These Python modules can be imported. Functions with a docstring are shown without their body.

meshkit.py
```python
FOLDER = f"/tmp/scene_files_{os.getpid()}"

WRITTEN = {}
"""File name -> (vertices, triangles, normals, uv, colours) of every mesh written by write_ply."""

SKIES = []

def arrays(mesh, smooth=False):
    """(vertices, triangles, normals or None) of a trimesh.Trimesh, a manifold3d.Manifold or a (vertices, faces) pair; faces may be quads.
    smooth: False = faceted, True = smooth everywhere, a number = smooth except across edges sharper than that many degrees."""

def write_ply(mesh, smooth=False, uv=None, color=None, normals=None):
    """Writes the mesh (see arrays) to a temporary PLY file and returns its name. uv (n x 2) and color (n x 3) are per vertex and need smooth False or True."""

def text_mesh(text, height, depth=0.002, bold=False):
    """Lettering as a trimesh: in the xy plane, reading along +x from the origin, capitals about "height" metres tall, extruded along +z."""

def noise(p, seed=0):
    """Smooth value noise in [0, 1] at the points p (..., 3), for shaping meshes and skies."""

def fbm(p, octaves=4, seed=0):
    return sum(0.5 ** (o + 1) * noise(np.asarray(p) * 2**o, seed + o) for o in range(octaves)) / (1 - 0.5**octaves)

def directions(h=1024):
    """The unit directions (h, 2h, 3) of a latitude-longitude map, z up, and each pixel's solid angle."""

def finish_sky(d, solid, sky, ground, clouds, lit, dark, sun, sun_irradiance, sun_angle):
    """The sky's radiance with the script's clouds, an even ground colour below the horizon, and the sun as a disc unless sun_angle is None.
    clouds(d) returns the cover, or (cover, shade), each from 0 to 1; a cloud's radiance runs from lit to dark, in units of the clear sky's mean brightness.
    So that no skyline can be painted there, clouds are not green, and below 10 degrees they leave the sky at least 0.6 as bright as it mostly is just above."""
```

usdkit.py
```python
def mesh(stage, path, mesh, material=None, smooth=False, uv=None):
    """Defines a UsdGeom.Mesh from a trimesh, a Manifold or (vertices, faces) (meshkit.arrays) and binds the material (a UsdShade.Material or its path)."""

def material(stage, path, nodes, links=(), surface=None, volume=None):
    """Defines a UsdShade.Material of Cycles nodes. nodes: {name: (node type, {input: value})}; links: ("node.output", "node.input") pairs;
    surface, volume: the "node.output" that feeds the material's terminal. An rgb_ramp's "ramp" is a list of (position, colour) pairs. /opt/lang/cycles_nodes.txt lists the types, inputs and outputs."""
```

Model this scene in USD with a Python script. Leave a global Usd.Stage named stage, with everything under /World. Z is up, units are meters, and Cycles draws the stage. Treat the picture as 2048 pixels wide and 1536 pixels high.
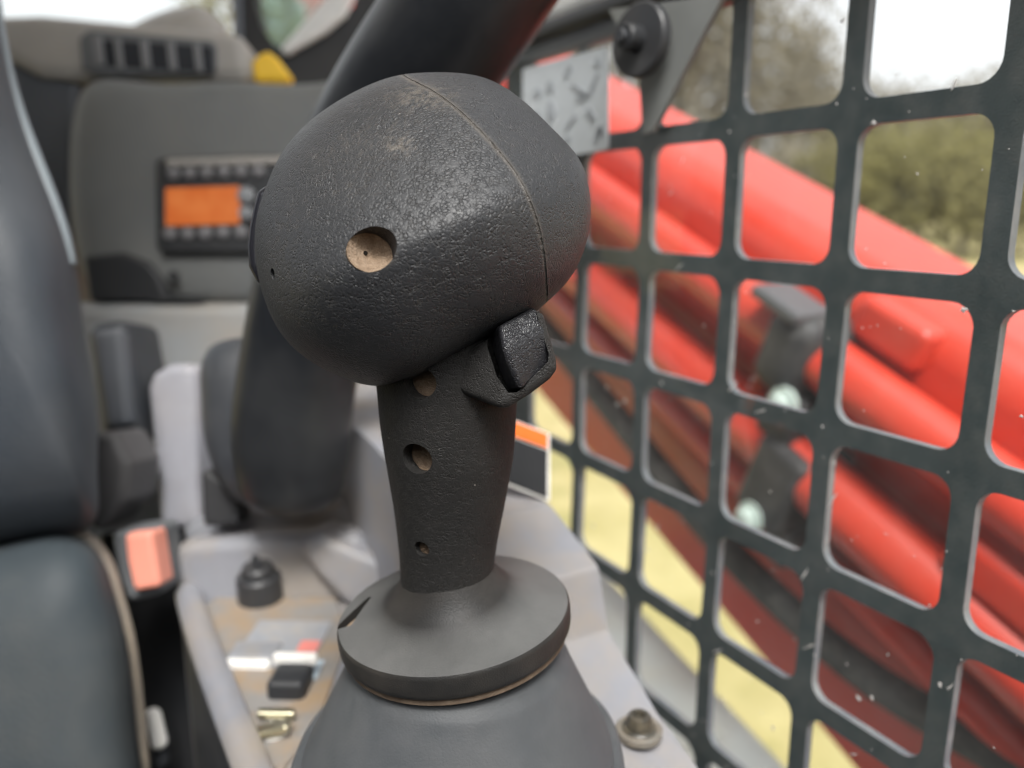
import math, random
import numpy as np, trimesh, manifold3d, usdkit, meshkit
from shapely.geometry import Polygon, LineString, box as sbox, Point
from shapely import affinity
from shapely.ops import unary_union
from scipy.interpolate import CubicSpline
from pxr import Usd, UsdGeom, UsdLux, UsdShade, Gf, Sdf, Vt

random.seed(7); RNG = np.random.default_rng(7)
stage = Usd.Stage.CreateInMemory()
UsdGeom.SetStageUpAxis(stage, UsdGeom.Tokens.z); UsdGeom.SetStageMetersPerUnit(stage, 1.0)
UsdGeom.Xform.Define(stage, '/World'); UsdGeom.Scope.Define(stage, '/World/Looks')

# ------------------------------------------------------------------ camera, sky, sun, exposure
EYE = np.array([0.0, 0.0, 1.55]); PITCH, YAW, FPX = 0.213, 0.497, 1640.0
EXPOSURE = 1.4
SKY_STRENGTH, SUN_INTENSITY = 0.10, 0.30
SUN_EL, SUN_AZ = math.radians(58), math.radians(200)      # azimuth from +y towards +x
FW = np.array([math.sin(YAW)*math.cos(PITCH), math.cos(YAW)*math.cos(PITCH), -math.sin(PITCH)])
RT = np.array([math.cos(YAW), -math.sin(YAW), 0.0]); UP = np.cross(RT, FW)
HF = np.array([math.sin(YAW), math.cos(YAW), 0.0])        # horizontal heading
cam = UsdGeom.Camera.Define(stage, '/World/camera')
m = np.eye(4); m[0, :3], m[1, :3], m[2, :3], m[3, :3] = RT, UP, -FW, EYE
UsdGeom.Xformable(cam).AddTransformOp().Set(Gf.Matrix4d(*m.ravel().tolist()))
FL = 26.0
cam.CreateFocalLengthAttr(FL); cam.CreateHorizontalApertureAttr(FL*2048/FPX); cam.CreateVerticalApertureAttr(FL*1536/FPX)
cam.CreateClippingRangeAttr(Gf.Vec2f(0.005, 2000)); cam.CreateFStopAttr(6.9); cam.CreateFocusDistanceAttr(0.196)
cam.CreateExposureAttr(EXPOSURE)

def M(name, nodes, links, surface='p.BSDF'):
    return usdkit.material(stage, '/World/Looks/' + name, nodes, links, surface=surface)

sky_n = {'s': ('sky_texture', dict(sky_type='single_scattering', sun_disc=False, sun_elevation=SUN_EL, sun_rotation=SUN_AZ, air_density=1.0, aerosol_density=3.0)),
         'h': ('hsv', dict(hue=0.5, saturation=0.10, value=1.0)),
         'tc': ('texture_coordinate', {}), 'nz': ('noise_texture', dict(scale=2.2, detail=4)),
         'rp': ('rgb_ramp', dict(ramp=[(0.3, (0.95, 0.96, 0.97)), (0.7, (1.2, 1.2, 1.19))])),
         'mx': ('mix_color', dict(blend_type='multiply', fac=1.0, use_clamp=False)),
         'sz': ('separate_xyz', {}), 'el': ('map_range', dict(from_min=0.0, from_max=1.0, to_min=0.85, to_max=1.55, clamp=True)), 'me': ('mix_color', dict(blend_type='multiply', fac=1.0, use_clamp=False)),
         'b': ('background_shader', dict(strength=SKY_STRENGTH))}
sky_m = M('overcast_sky', sky_n, [('s.color', 'h.color'), ('tc.generated', 'nz.vector'), ('nz.fac', 'rp.fac'), ('h.color', 'mx.a'), ('rp.color', 'mx.b'), ('tc.generated', 'sz.vector'), ('sz.z', 'el.value'), ('mx.result', 'me.a'), ('el.result', 'me.b'), ('me.result', 'b.color')], 'b.background')
dome = UsdLux.DomeLight.Define(stage, '/World/sky')
UsdShade.MaterialBindingAPI.Apply(dome.GetPrim()).Bind(sky_m)
sun = UsdLux.DistantLight.Define(stage, '/World/sun')
sun.CreateIntensityAttr(SUN_INTENSITY); sun.CreateAngleAttr(14.0); sun.CreateNormalizeAttr(True); sun.CreateColorAttr(Gf.Vec3f(1.0, 0.97, 0.92))
sd = np.array([math.sin(SUN_AZ)*math.cos(SUN_EL), math.cos(SUN_AZ)*math.cos(SUN_EL), math.sin(SUN_EL)])
zx = np.cross([0, 0, 1.0], sd); zx /= np.linalg.norm(zx); zy = np.cross(sd, zx)
m = np.eye(4); m[0, :3], m[1, :3], m[2, :3] = zx, zy, sd
UsdGeom.Xformable(sun).AddTransformOp().Set(Gf.Matrix4d(*m.ravel().tolist()))

# ------------------------------------------------------------------ helpers
USED = {}
def numbered(parent, name):
    k = (parent, name); n = USED.get(k, 0); USED[k] = n + 1
    return f'{parent}/{name}' + (f'_{n:03d}' if n else '')

def tag(o, label=None, cat=None, group=None, kind=None):
    o = o.GetPrim() if hasattr(o, 'GetPrim') else o
    for k, v in (('label', label), ('category', cat), ('group', group), ('kind', kind)):
        if v: o.SetCustomDataByKey(k, v)
    return o
tag(dome, kind='structure')

def thing(name, label, cat, loc=(0, 0, 0), group=None):
    x = UsdGeom.Xform.Define(stage, numbered('/World', name))
    x.AddTranslateOp().Set(Gf.Vec3d(*map(float, loc)))
    x.GetPrim().SetCustomDataByKey('_', 0); x.GetPrim().ClearCustomDataByKey('_')
    LOC[str(x.GetPath())] = np.array(loc, float)
    tag(x, label, cat, group)
    return x
LOC = {}

def obj(name, mesh, mat, parent=None, smooth=35, label=None, cat=None, group=None, kind=None):
    """one Mesh prim, given in world coordinates; stored relative to its thing's base"""
    pp = str(parent.GetPath()) if parent is not None else '/World'
    base = np.zeros(3)
    for k, v in LOC.items():
        if pp == k or pp.startswith(k + '/'): base = v
    v, f, n = meshkit.arrays(mesh, smooth)
    mm = UsdGeom.Mesh.Define(stage, numbered(pp, name))
    v = v - base
    mm.CreatePointsAttr(Vt.Vec3fArray.FromNumpy(v.astype(np.float32)))
    mm.CreateFaceVertexCountsAttr(Vt.IntArray.FromNumpy(np.full(len(f), 3, np.int32)))
    mm.CreateFaceVertexIndicesAttr(Vt.IntArray.FromNumpy(f.astype(np.int32).ravel()))
    mm.CreateSubdivisionSchemeAttr('none')
    if n is not None:
        mm.CreateNormalsAttr(Vt.Vec3fArray.FromNumpy(n.astype(np.float32))); mm.SetNormalsInterpolation('vertex')
    UsdShade.MaterialBindingAPI.Apply(mm.GetPrim()).Bind(mat)
    tag(mm, label, cat, group, kind)
    return mm

def primvar(mm, name, vals):
    UsdGeom.PrimvarsAPI(mm).CreatePrimvar(name, Sdf.ValueTypeNames.FloatArray, 'vertex').Set(Vt.FloatArray.FromNumpy(np.asarray(vals, np.float32)))

def ray(x, y): return FW + (np.asarray(x, float)[..., None]-1024)/FPX*RT - (np.asarray(y, float)[..., None]-768)/FPX*UP
def at_d(x, y, d): return EYE + ray(x, y)*np.asarray(d, float)[..., None]
def at_x(x, y, X): r = ray(x, y); return EYE + r*X/r[0]
def at_z(x, y, Z): r = ray(x, y); return EYE + r*(Z-EYE[2])/r[2]
def at_h(x, y, h): r = ray(x, y); return EYE + r*h/math.hypot(r[0], r[1])
def to_px(P):
    q = np.asarray(P) - EYE; d = q@FW
    return 1024+FPX*(q@RT)/d, 768-FPX*(q@UP)/d, d
cat3 = trimesh.util.concatenate

def tm(man):
    mm = man.to_mesh(); return trimesh.Trimesh(mm.vert_properties[:, :3], mm.tri_verts, process=False)
def mani(t): return manifold3d.Manifold(manifold3d.Mesh(np.asarray(t.vertices, np.float32), np.asarray(t.faces, np.uint32)))

ICO = trimesh.creation.icosphere(2).vertices; ICO1 = trimesh.creation.icosphere(1).vertices
def hull_balls(pts, r, fine=True):
    """convex body: hull of balls at pts"""
    s = ICO if fine else ICO1
    pts = np.asarray(pts, float)
    return tm(manifold3d.Manifold.hull_points((pts[:, None]+np.asarray(r)*s[None]).reshape(-1, 3).astype(np.float32)))

def rprism(px, d0, d1, r, fine=True):
    """convex rounded body whose outline is px where it faces the operator, from depth d0 back to d1"""
    px = Polygon(px).buffer(0).convex_hull.buffer(-r*FPX/d0*0.98).simplify(1.0)
    c = np.array(px.exterior.coords)[:-1]
    A = at_d(c[:, 0], c[:, 1], np.full(len(c), d0+r)); B = A + FW*(d1-d0-2*r)
    return hull_balls(np.vstack([A, B]), r, fine)

def rbox(c, size, r, ax=None, fine=True):
    s = np.asarray(size)/2 - r
    p = np.array([[i, j, k] for i in (-1, 1) for j in (-1, 1) for k in (-1, 1)])*s
    if ax is not None: p = p@np.asarray(ax)
    return hull_balls(p+np.asarray(c), r, fine)

def plate(poly, d0, th):
    """flat plate of any outline (pixels at depth d0), th thick going back along the view heading"""
    geoms = getattr(poly, 'geoms', [poly]); out = []
    for g in geoms:
        e = trimesh.creation.extrude_polygon(g, 1.0, engine='earcut'); v = e.vertices
        P = at_d(v[:, 0], v[:, 1], np.full(len(v), d0)) + FW*th*(1-v[:, 2:3])
        # image y is down: flips handedness
        out.append(trimesh.Trimesh(P, e.faces[:, ::-1] if np.linalg.det(np.array([RT, -UP, -FW])) < 0 else e.faces, process=False))
    return cat3(out)

def closed_curve(px, n):
    px = np.asarray(px, float); q = np.vstack([px, px[:1]])
    s = np.r_[0, np.cumsum(np.hypot(*np.diff(q, axis=0).T))**1]
    return CubicSpline(s, q, bc_type='periodic')(np.linspace(0, s[-1], n, endpoint=False))

def puff(sil, pole, depth, T, p=2.2, Tb=None, n=160, m=48, fn=None, spline=True):
    """rounded solid: outline sil in the plane at that depth, swelling T towards the operator and Tb behind"""
    S = closed_curve(sil, n) if spline else resample(sil, n)
    th = np.linspace(0, np.pi, m); w = np.abs(np.sin(th))**(2/p); c = np.sign(np.cos(th))*np.abs(np.cos(th))**(2/p)
    Tb = Tb or T
    q = np.asarray(pole)[None, None] + (S-np.asarray(pole))[None]*w[:, None, None]
    t = np.repeat(np.where(c > 0, c*T, c*Tb)[:, None], n, 1)
    if fn is not None: t = fn(q[..., 0], q[..., 1], t, w[:, None])
    V = at_d(q[..., 0].ravel(), q[..., 1].ravel(), depth - t.ravel())
    F = []
    i = np.arange(n); j = (i+1) % n
    for k in range(1, m-2):
        a, b = k*n, (k+1)*n
        F += [np.c_[a+i, b+i, b+j], np.c_[a+i, b+j, a+j]]
    F += [np.c_[np.full(n, 0), n+i, n+j], np.c_[np.full(n, (m-1)*n), (m-2)*n+j, (m-2)*n+i]]
    t_ = trimesh.Trimesh(V, np.vstack(F), process=False); t_.remove_unreferenced_vertices()
    if t_.volume < 0: t_.invert()
    return t_

def resample(px, n):
    q = np.vstack([px, px[:1]]).astype(float); s = np.r_[0, np.cumsum(np.hypot(*np.diff(q, axis=0).T))]
    u = np.linspace(0, s[-1], n, endpoint=False); return np.c_[np.interp(u, s, q[:, 0]), np.interp(u, s, q[:, 1])]

def loft(rings, cap=True):
    rings = [np.asarray(r) for r in rings]; n = len(rings[0]); V = np.vstack(rings); F = []
    i = np.arange(n); j = (i+1) % n
    for k in range(len(rings)-1):
        a, b = k*n, (k+1)*n; F += [np.c_[a+i, a+j, b+j], np.c_[a+i, b+j, b+i]]
    if cap:
        V = np.vstack([V, rings[0].mean(0), rings[-1].mean(0)]); c0, c1 = len(V)-2, len(V)-1; b = (len(rings)-1)*n
        F += [np.c_[np.full(n, c0), j, i], np.c_[np.full(n, c1), b+i, b+j]]
    t = trimesh.Trimesh(V, np.vstack(F), process=False)
    if cap and t.volume < 0: t.invert()
    return t

def tube(path, rad, n=24, steps=None, round_ends=False):
    P = np.asarray(path, float); rad = np.broadcast_to(np.asarray(rad, float), len(P))
    if steps:
        s = np.r_[0, np.cumsum(np.linalg.norm(np.diff(P, axis=0), axis=1))]; u = np.linspace(0, s[-1], steps)
        if len(P) > 2: P = CubicSpline(s, P)(u); rad = CubicSpline(s, rad)(u)
        else: P = np.c_[[np.interp(u, s, P[:, k]) for k in range(3)]].T; rad = np.interp(u, s, rad)
    T = np.gradient(P, axis=0); T /= np.linalg.norm(T, axis=1, keepdims=True)
    up = np.array([0.31, 0.2, 0.93]); a = np.cross(T[0], up); a /= np.linalg.norm(a); rings = []
    ph = np.linspace(0, 2*np.pi, n, endpoint=False)
    for k in range(len(P)):
        a = a - T[k]*(a@T[k]); a /= np.linalg.norm(a); b = np.cross(T[k], a)
        rings.append((P[k], rad[k], a, b, T[k]))
    mk = lambda c, r, a, b: c + r*(np.cos(ph)[:, None]*a + np.sin(ph)[:, None]*b)
    out = [mk(c, r, a, b) for c, r, a, b, _ in rings]
    if round_ends:
        q = np.linspace(0.15, 1.45, 8)
        c, r, a, b, t = rings[-1]; out += [mk(c+t*r*.7*math.sin(x), r*math.cos(x)**.6, a, b) for x in q]
        c, r, a, b, t = rings[0]; out = [mk(c-t*r*.7*math.sin(x), r*math.cos(x)**.6, a, b) for x in q[::-1]] + out
    return loft(out)

def lathe(profile, center, axis=(0, 0, 1), n=96):
    """closed surface of revolution; profile = (radius, height) from bottom to top"""
    ax = np.asarray(axis, float); ax /= np.linalg.norm(ax); a = np.cross(ax, HF); a /= np.linalg.norm(a); b = np.cross(ax, a)
    ph = np.linspace(0, 2*np.pi, n, endpoint=False)
    return loft([np.asarray(center)+ax*h+max(r, 1e-5)*(np.cos(ph)[:, None]*a+np.sin(ph)[:, None]*b) for r, h in profile])

def extrude_world(poly, origin, ex, ey, ez, length):
    e = trimesh.creation.extrude_polygon(poly, length, engine='earcut'); v = e.vertices
    t = trimesh.Trimesh(np.asarray(origin)+v[:, :1]*ex+v[:, 1:2]*ey+v[:, 2:3]*ez, e.faces, process=False)
    if t.volume < 0: t.invert()
    return t

def hit(mesh, x, y):
    """depth of the first surface met along one sight line"""
    d = ray(x, y); v = mesh.vertices; a = v[mesh.faces[:, 0]]; e1 = v[mesh.faces[:, 1]]-a; e2 = v[mesh.faces[:, 2]]-a
    h = np.cross(d, e2); det = (e1*h).sum(1); det = np.where(np.abs(det) < 1e-16, 1e-16, det); s_ = EYE-a; u = (s_*h).sum(1)/det
    q = np.cross(s_, e1); w = (q@d)/det; t = (e2*q).sum(1)/det; ok = (u >= -1e-6) & (w >= -1e-6) & (u+w <= 1+1e-6) & (t > 0)
    return float(t[ok].min())

# ------------------------------------------------------------------ materials
def plastic(name, col, rough=0.5, dust=None, dust_amt=0.3, dust_scale=25, grain=0, grain_h=0.0, var=0.12, spec=0.5, coat=0.0, settle=None):
    n = {'g': ('geometry', {}), 'n1': ('noise_texture', dict(scale=dust_scale, detail=5, roughness=0.6)),
         'r1': ('rgb_ramp', dict(ramp=[(0.42, (0, 0, 0)), (0.72, (1, 1, 1))])),
         'n2': ('noise_texture', dict(scale=dust_scale*3.3, detail=3)),
         'c': ('mix_color', dict(blend_type='mix', a=tuple(x*(1-var) for x in col), b=tuple(x*(1+var) for x in col))),
         'f': ('math', dict(math_type='multiply', value2=dust_amt if dust else 0.0)),
         'd': ('mix_color', dict(blend_type='mix', b=dust or col)),
         'rr': ('map_range', dict(to_min=rough-0.07, to_max=min(1, rough+0.12))),
         'p': ('principled_bsdf', dict(specular_ior_level=spec, coat_weight=coat, coat_roughness=0.15))}
    l = [('g.position', 'n1.vector'), ('g.position', 'n2.vector'), ('n1.fac', 'r1.fac'), ('n2.fac', 'c.fac'), ('r1.color', 'f.value1'), ('f.value', 'd.fac'),
         ('c.result', 'd.a'), ('d.result', 'p.base_color'), ('n1.fac', 'rr.value'), ('rr.result', 'p.roughness')]
    if settle:      # dust that has settled on faces that look up
        n.update({'sx': ('separate_xyz', {}), 'sm': ('map_range', dict(from_min=0.72, from_max=0.98, to_min=0.0, to_max=settle[1], clamp=True)), 'sn': ('math', dict(math_type='multiply_add', value2=0.9, value3=0.5)), 'sk': ('math', dict(math_type='multiply', use_clamp=True)), 'sd': ('mix_color', dict(blend_type='mix', b=settle[0]))})
        l = [x for x in l if x[1] != 'p.base_color'] + [('g.normal', 'sx.vector'), ('sx.z', 'sm.value'), ('n1.fac', 'sn.value1'), ('sn.value', 'sk.value1'), ('sm.result', 'sk.value2'), ('d.result', 'sd.a'), ('sk.value', 'sd.fac'), ('sd.result', 'p.base_color')]
    if grain:
        n['v'] = ('noise_texture', dict(scale=grain, detail=2)); n['b'] = ('bump', dict(strength=1.0, distance=grain_h))
        l += [('g.position', 'v.vector'), ('v.fac', 'b.height'), ('b.normal', 'p.normal')]
    return M(name, n, l)

def grain_plastic(name, col, dustcol, rough, cell, h, dust_amt, sheen=(0.35, 0.6), spec=0.45):
    """moulded leather-grain plastic: wormy pebbles, dust lodged in the grooves"""
    n = {'g': ('geometry', {}), 'w': ('noise_texture', dict(scale=cell*0.55, detail=2)),
         'ws': ('vector_math', dict(math_type='scale', scale=1.5/cell)), 'wa': ('vector_math', dict(math_type='add')),
         'v': ('voronoi_texture', dict(feature='distance_to_edge', scale=cell)),
         'v2': ('noise_texture', dict(scale=cell*0.45, detail=1, roughness=0.4)),
         'hm': ('math', dict(math_type='multiply_add', value2=1.6)),
         'hr': ('rgb_ramp', dict(ramp=[(0.38, (0, 0, 0)), (0.62, (0.75, 0.75, 0.75)), (0.95, (1, 1, 1))])),
         'b': ('bump', dict(strength=0.9, distance=h)),
         'big': ('noise_texture', dict(scale=55, detail=5, roughness=0.65)),
         'br': ('rgb_ramp', dict(ramp=[(0.45, (0.1, 0.1, 0.1)), (0.7, (1, 1, 1))])),
         'inv': ('math', dict(math_type='subtract', value1=1.0)),
         'dm': ('math', dict(math_type='multiply')), 'da': ('math', dict(math_type='multiply', value2=dust_amt)),
         'at': ('attribute', dict(attribute='dirt')), 'df': ('math', dict(math_type='maximum')),
         'd': ('mix_color', dict(blend_type='mix', a=col, b=dustcol)),
         'rr': ('map_range', dict(to_min=sheen[0], to_max=sheen[1])),
         'spk': ('voronoi_texture', dict(feature='f1', scale=330)), 'sr': ('rgb_ramp', dict(ramp=[(0.0, (1, 1, 1)), (0.05, (1, 1, 1)), (0.07, (0, 0, 0))])),
         'sc': ('separate_color', {}), 'sg': ('math', dict(math_type='greater_than', value2=0.93)), 'sm': ('math', dict(math_type='multiply')), 'sm2': ('math', dict(math_type='multiply', value2=0.5)),
         'd2': ('mix_color', dict(blend_type='mix', b=(0.45, 0.42, 0.38))),
         'p': ('principled_bsdf', dict(specular_ior_level=spec))}
    l = [('g.position', 'w.vector'), ('w.color', 'ws.vector1'), ('ws.vector', 'wa.vector2'), ('g.position', 'wa.vector1'), ('wa.vector', 'v.vector'), ('wa.vector', 'v2.vector'),
         ('v.distance', 'hm.value1'), ('v2.fac', 'hm.value3'), ('hm.value', 'hr.fac'), ('hr.color', 'b.height'), ('b.normal', 'p.normal'),
         ('g.position', 'big.vector'), ('big.fac', 'br.fac'), ('hr.color', 'inv.value2'), ('inv.value', 'dm.value1'), ('br.color', 'dm.value2'), ('dm.value', 'da.value1'),
         ('da.value', 'df.value1'), ('at.fac', 'df.value2'), ('df.value', 'd.fac'),
         ('g.position', 'spk.vector'), ('spk.distance', 'sr.fac'), ('spk.color', 'sc.color'), ('sc.r', 'sg.value1'), ('sr.color', 'sm.value1'), ('sg.value', 'sm.value2'), ('sm.value', 'sm2.value1'),
         ('d.result', 'd2.a'), ('sm2.value', 'd2.fac'), ('d2.result', 'p.base_color'),
         ('big.fac', 'rr.value'), ('rr.result', 'p.roughness')]
    return M(name, n, l)

TAN = (0.42, 0.31, 0.20)
head_m = grain_plastic('grained_black_plastic', (0.020, 0.0207, 0.0225), (0.12, 0.105, 0.088), 0.45, 1050, 0.00019, 0.20, sheen=(0.38, 0.54))
grip_m = grain_plastic('grained_grip_plastic', (0.013, 0.0125, 0.012), (0.07, 0.06, 0.05), 0.5, 1250, 0.00016, 0.16, sheen=(0.45, 0.65), spec=0.28)
switch_m = grain_plastic('fine_grained_switch_plastic', (0.014, 0.014, 0.016), (0.06, 0.05, 0.045), 0.4, 1300, 0.00022, 0.12, sheen=(0.28, 0.42))
smooth_black = plastic('smooth_black_plastic', (0.022, 0.023, 0.025), 0.38, (0.2, 0.16, 0.12), 0.08)
flange_m = plastic('worn_black_rubber_collar', (0.014, 0.0135, 0.013), 0.42, (0.10, 0.085, 0.07), 0.15, 60, grain=2600, grain_h=0.00012, spec=.25, settle=((0.115, 0.115, 0.112), 0.8))
boot_m = plastic('grey_black_bellows_rubber', (0.050, 0.054, 0.058), 0.55, (0.15, 0.145, 0.14), 0.2, 40, grain=1500, grain_h=0.00008, spec=.4)
dirt_m = plastic('packed_tan_dust', (0.21, 0.150, 0.103), 0.95, (0.34, 0.265, 0.195), 0.7, 260, grain=1800, grain_h=0.0004, var=.3, spec=0.1)
dirt2_m = plastic('brown_packed_dust', (0.13, 0.09, 0.06), 0.95, (0.24, 0.18, 0.13), 0.6, 420, grain=2500, grain_h=0.0003, spec=0.1)
rust_m = plastic('brown_dust_line', (0.13, 0.095, 0.07), 0.95, (0.30, 0.23, 0.165), 0.5, 300, spec=0.1)
arm_pad_m = plastic('black_foam_padding', (0.0065, 0.0072, 0.0085), 0.33, (0.06, 0.06, 0.06), 0.2, 18, grain=900, grain_h=0.0001, spec=.4)
seat_m = plastic('dark_slate_vinyl', (0.033, 0.039, 0.047), 0.55, (0.2, 0.19, 0.18), 0.12, 14, grain=700, grain_h=0.00025)
cushion_m = plastic('dark_teal_grey_vinyl', (0.028, 0.037, 0.043), 0.66, (0.2, 0.18, 0.15), 0.16, 14, grain=700, grain_h=0.00025)
piping_m = plastic('dusty_beige_piping', (0.23, 0.20, 0.165), 0.7, (0.36, 0.29, 0.21), 0.5, 40)
console_m = plastic('light_grey_console_plastic', (0.20, 0.203, 0.222), 0.5, (0.29, 0.235, 0.17), 0.75, 20, grain=900, grain_h=0.0001)
console_dirty = plastic('dirty_console_plastic', (0.20, 0.19, 0.18), 0.7, (0.28, 0.19, 0.105), 0.9, 55)
panel_m = plastic('dusty_warm_grey_panel', (0.128, 0.134, 0.134), 0.62, (0.20, 0.19, 0.165), 0.4, 9)
panel_dark = plastic('dark_grey_trim', (0.075, 0.082, 0.095), 0.55, (0.16, 0.15, 0.14), 0.2, 9)
duct_m = plastic('beige_grey_duct_plastic', (0.30, 0.285, 0.265), 0.55, (0.36, 0.32, 0.27), 0.4, 14)
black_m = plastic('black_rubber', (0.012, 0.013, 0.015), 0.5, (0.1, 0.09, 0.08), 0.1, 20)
dark_mid = plastic('charcoal_plastic', (0.022, 0.025, 0.030), 0.5, (0.14, 0.13, 0.12), 0.2, 20)
red_m = plastic('orange_red_paint', (0.47, 0.031, 0.013), 0.38, (0.36, 0.11, 0.065), 0.2, 14, coat=0.22, var=0.06)
guard_m = plastic('dark_green_grey_painted_steel', (0.015, 0.026, 0.027), 0.55, (0.10, 0.10, 0.09), 0.3, 110, grain=1400, grain_h=0.0002)
lit_edge_m = plastic('sky_lit_edge_paint', (0.095, 0.105, 0.118), 0.45, (0.4, 0.38, 0.34), 0.3, 60)  # paler copy of the guard paint, skylight on the edges painted in
zinc_m = plastic('greenish_zinc', (0.45, 0.54, 0.50), 0.35, (0.3, 0.3, 0.26), 0.3, 60)
hose_m = plastic('woven_black_hose', (0.030, 0.031, 0.030), 0.8, (0.12, 0.115, 0.10), 0.5, 120, grain=420, grain_h=0.0012)
fender_m = plastic('pale_grey_dusty_steel', (0.30, 0.325, 0.32), 0.7, (0.33, 0.31, 0.24), 0.5, 9)
buckle_red = plastic('red_buckle_button', (0.66, 0.25, 0.18), 0.4, var=0.04)
buckle_grey = plastic('grey_buckle_shell', (0.10, 0.105, 0.11), 0.45)
white_m = plastic('white_plastic', (0.72, 0.71, 0.68), 0.4, (0.5, 0.42, 0.32), 0.3, 60)
orange_m = plastic('orange_print', (0.85, 0.16, 0.02), 0.5, var=0.03)
yellow_m = plastic('yellow_label', (0.85, 0.52, 0.03), 0.55, var=0.05)
sticker_m = plastic('pale_grey_sticker', (0.50, 0.535, 0.56), 0.55, var=0.03)
ink_m = plastic('grey_ink', (0.34, 0.365, 0.39), 0.6, var=0.2)
headliner_m = plastic('grey_headliner', (0.50, 0.49, 0.48), 0.8, var=0.08)
smear_m = plastic('dried_smear', (0.46, 0.44, 0.42), 0.9, var=0.15, spec=0.1)
lit_m = M('lit_orange_display', {'g': ('geometry', {}), 'n': ('noise_texture', dict(scale=90, detail=2)), 'r': ('rgb_ramp', dict(ramp=[(0.3, (0.80, 0.17, 0.035)), (0.7, (1.0, 0.30, 0.08))])),
           'p': ('principled_bsdf', dict(roughness=0.2, base_color=(0.25, 0.06, 0.015), emission_strength=0.17))}, [('g.position', 'n.vector'), ('n.fac', 'r.fac'), ('r.color', 'p.emission_color')])
def glass(name, tint, haze, hazecol=(0.55, 0.55, 0.53), grime=30):
    return M(name, {'g': ('geometry', {}), 't': ('transparent_bsdf', dict(color=tint)), 'gl': ('glossy_bsdf', dict(color=(1, 1, 1), roughness=0.03)), 'f': ('fresnel', dict(IOR=1.45)),
        'ff': ('math', dict(math_type='multiply', value2=0.03)),
        'm1': ('mix_closure', {}), 'df': ('diffuse_bsdf', dict(color=hazecol)), 'n': ('noise_texture', dict(scale=grime, detail=6, roughness=0.65)),
        'r': ('map_range', dict(from_min=0.3, from_max=0.75, to_min=haze*0.5, to_max=haze*1.6, clamp=True)), 'm2': ('mix_closure', {})},
        [('f.fac', 'ff.value1'), ('ff.value', 'm1.fac'), ('t.BSDF', 'm1.closure1'), ('gl.BSDF', 'm1.closure2'), ('g.position', 'n.vector'), ('n.fac', 'r.value'), ('r.result', 'm2.fac'), ('m1.closure', 'm2.closure1'), ('df.BSDF', 'm2.closure2')], 'm2.closure')
pane_m = glass('scratched_polycarbonate', (0.97, 0.98, 0.975), 0.03)
green_glass = glass('green_tinted_glass', (0.74, 0.88, 0.84), 0.16, (0.55, 0.62, 0.6))
clear_glass = glass('clear_glass', (0.97, 0.98, 0.97), 0.02)
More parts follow.
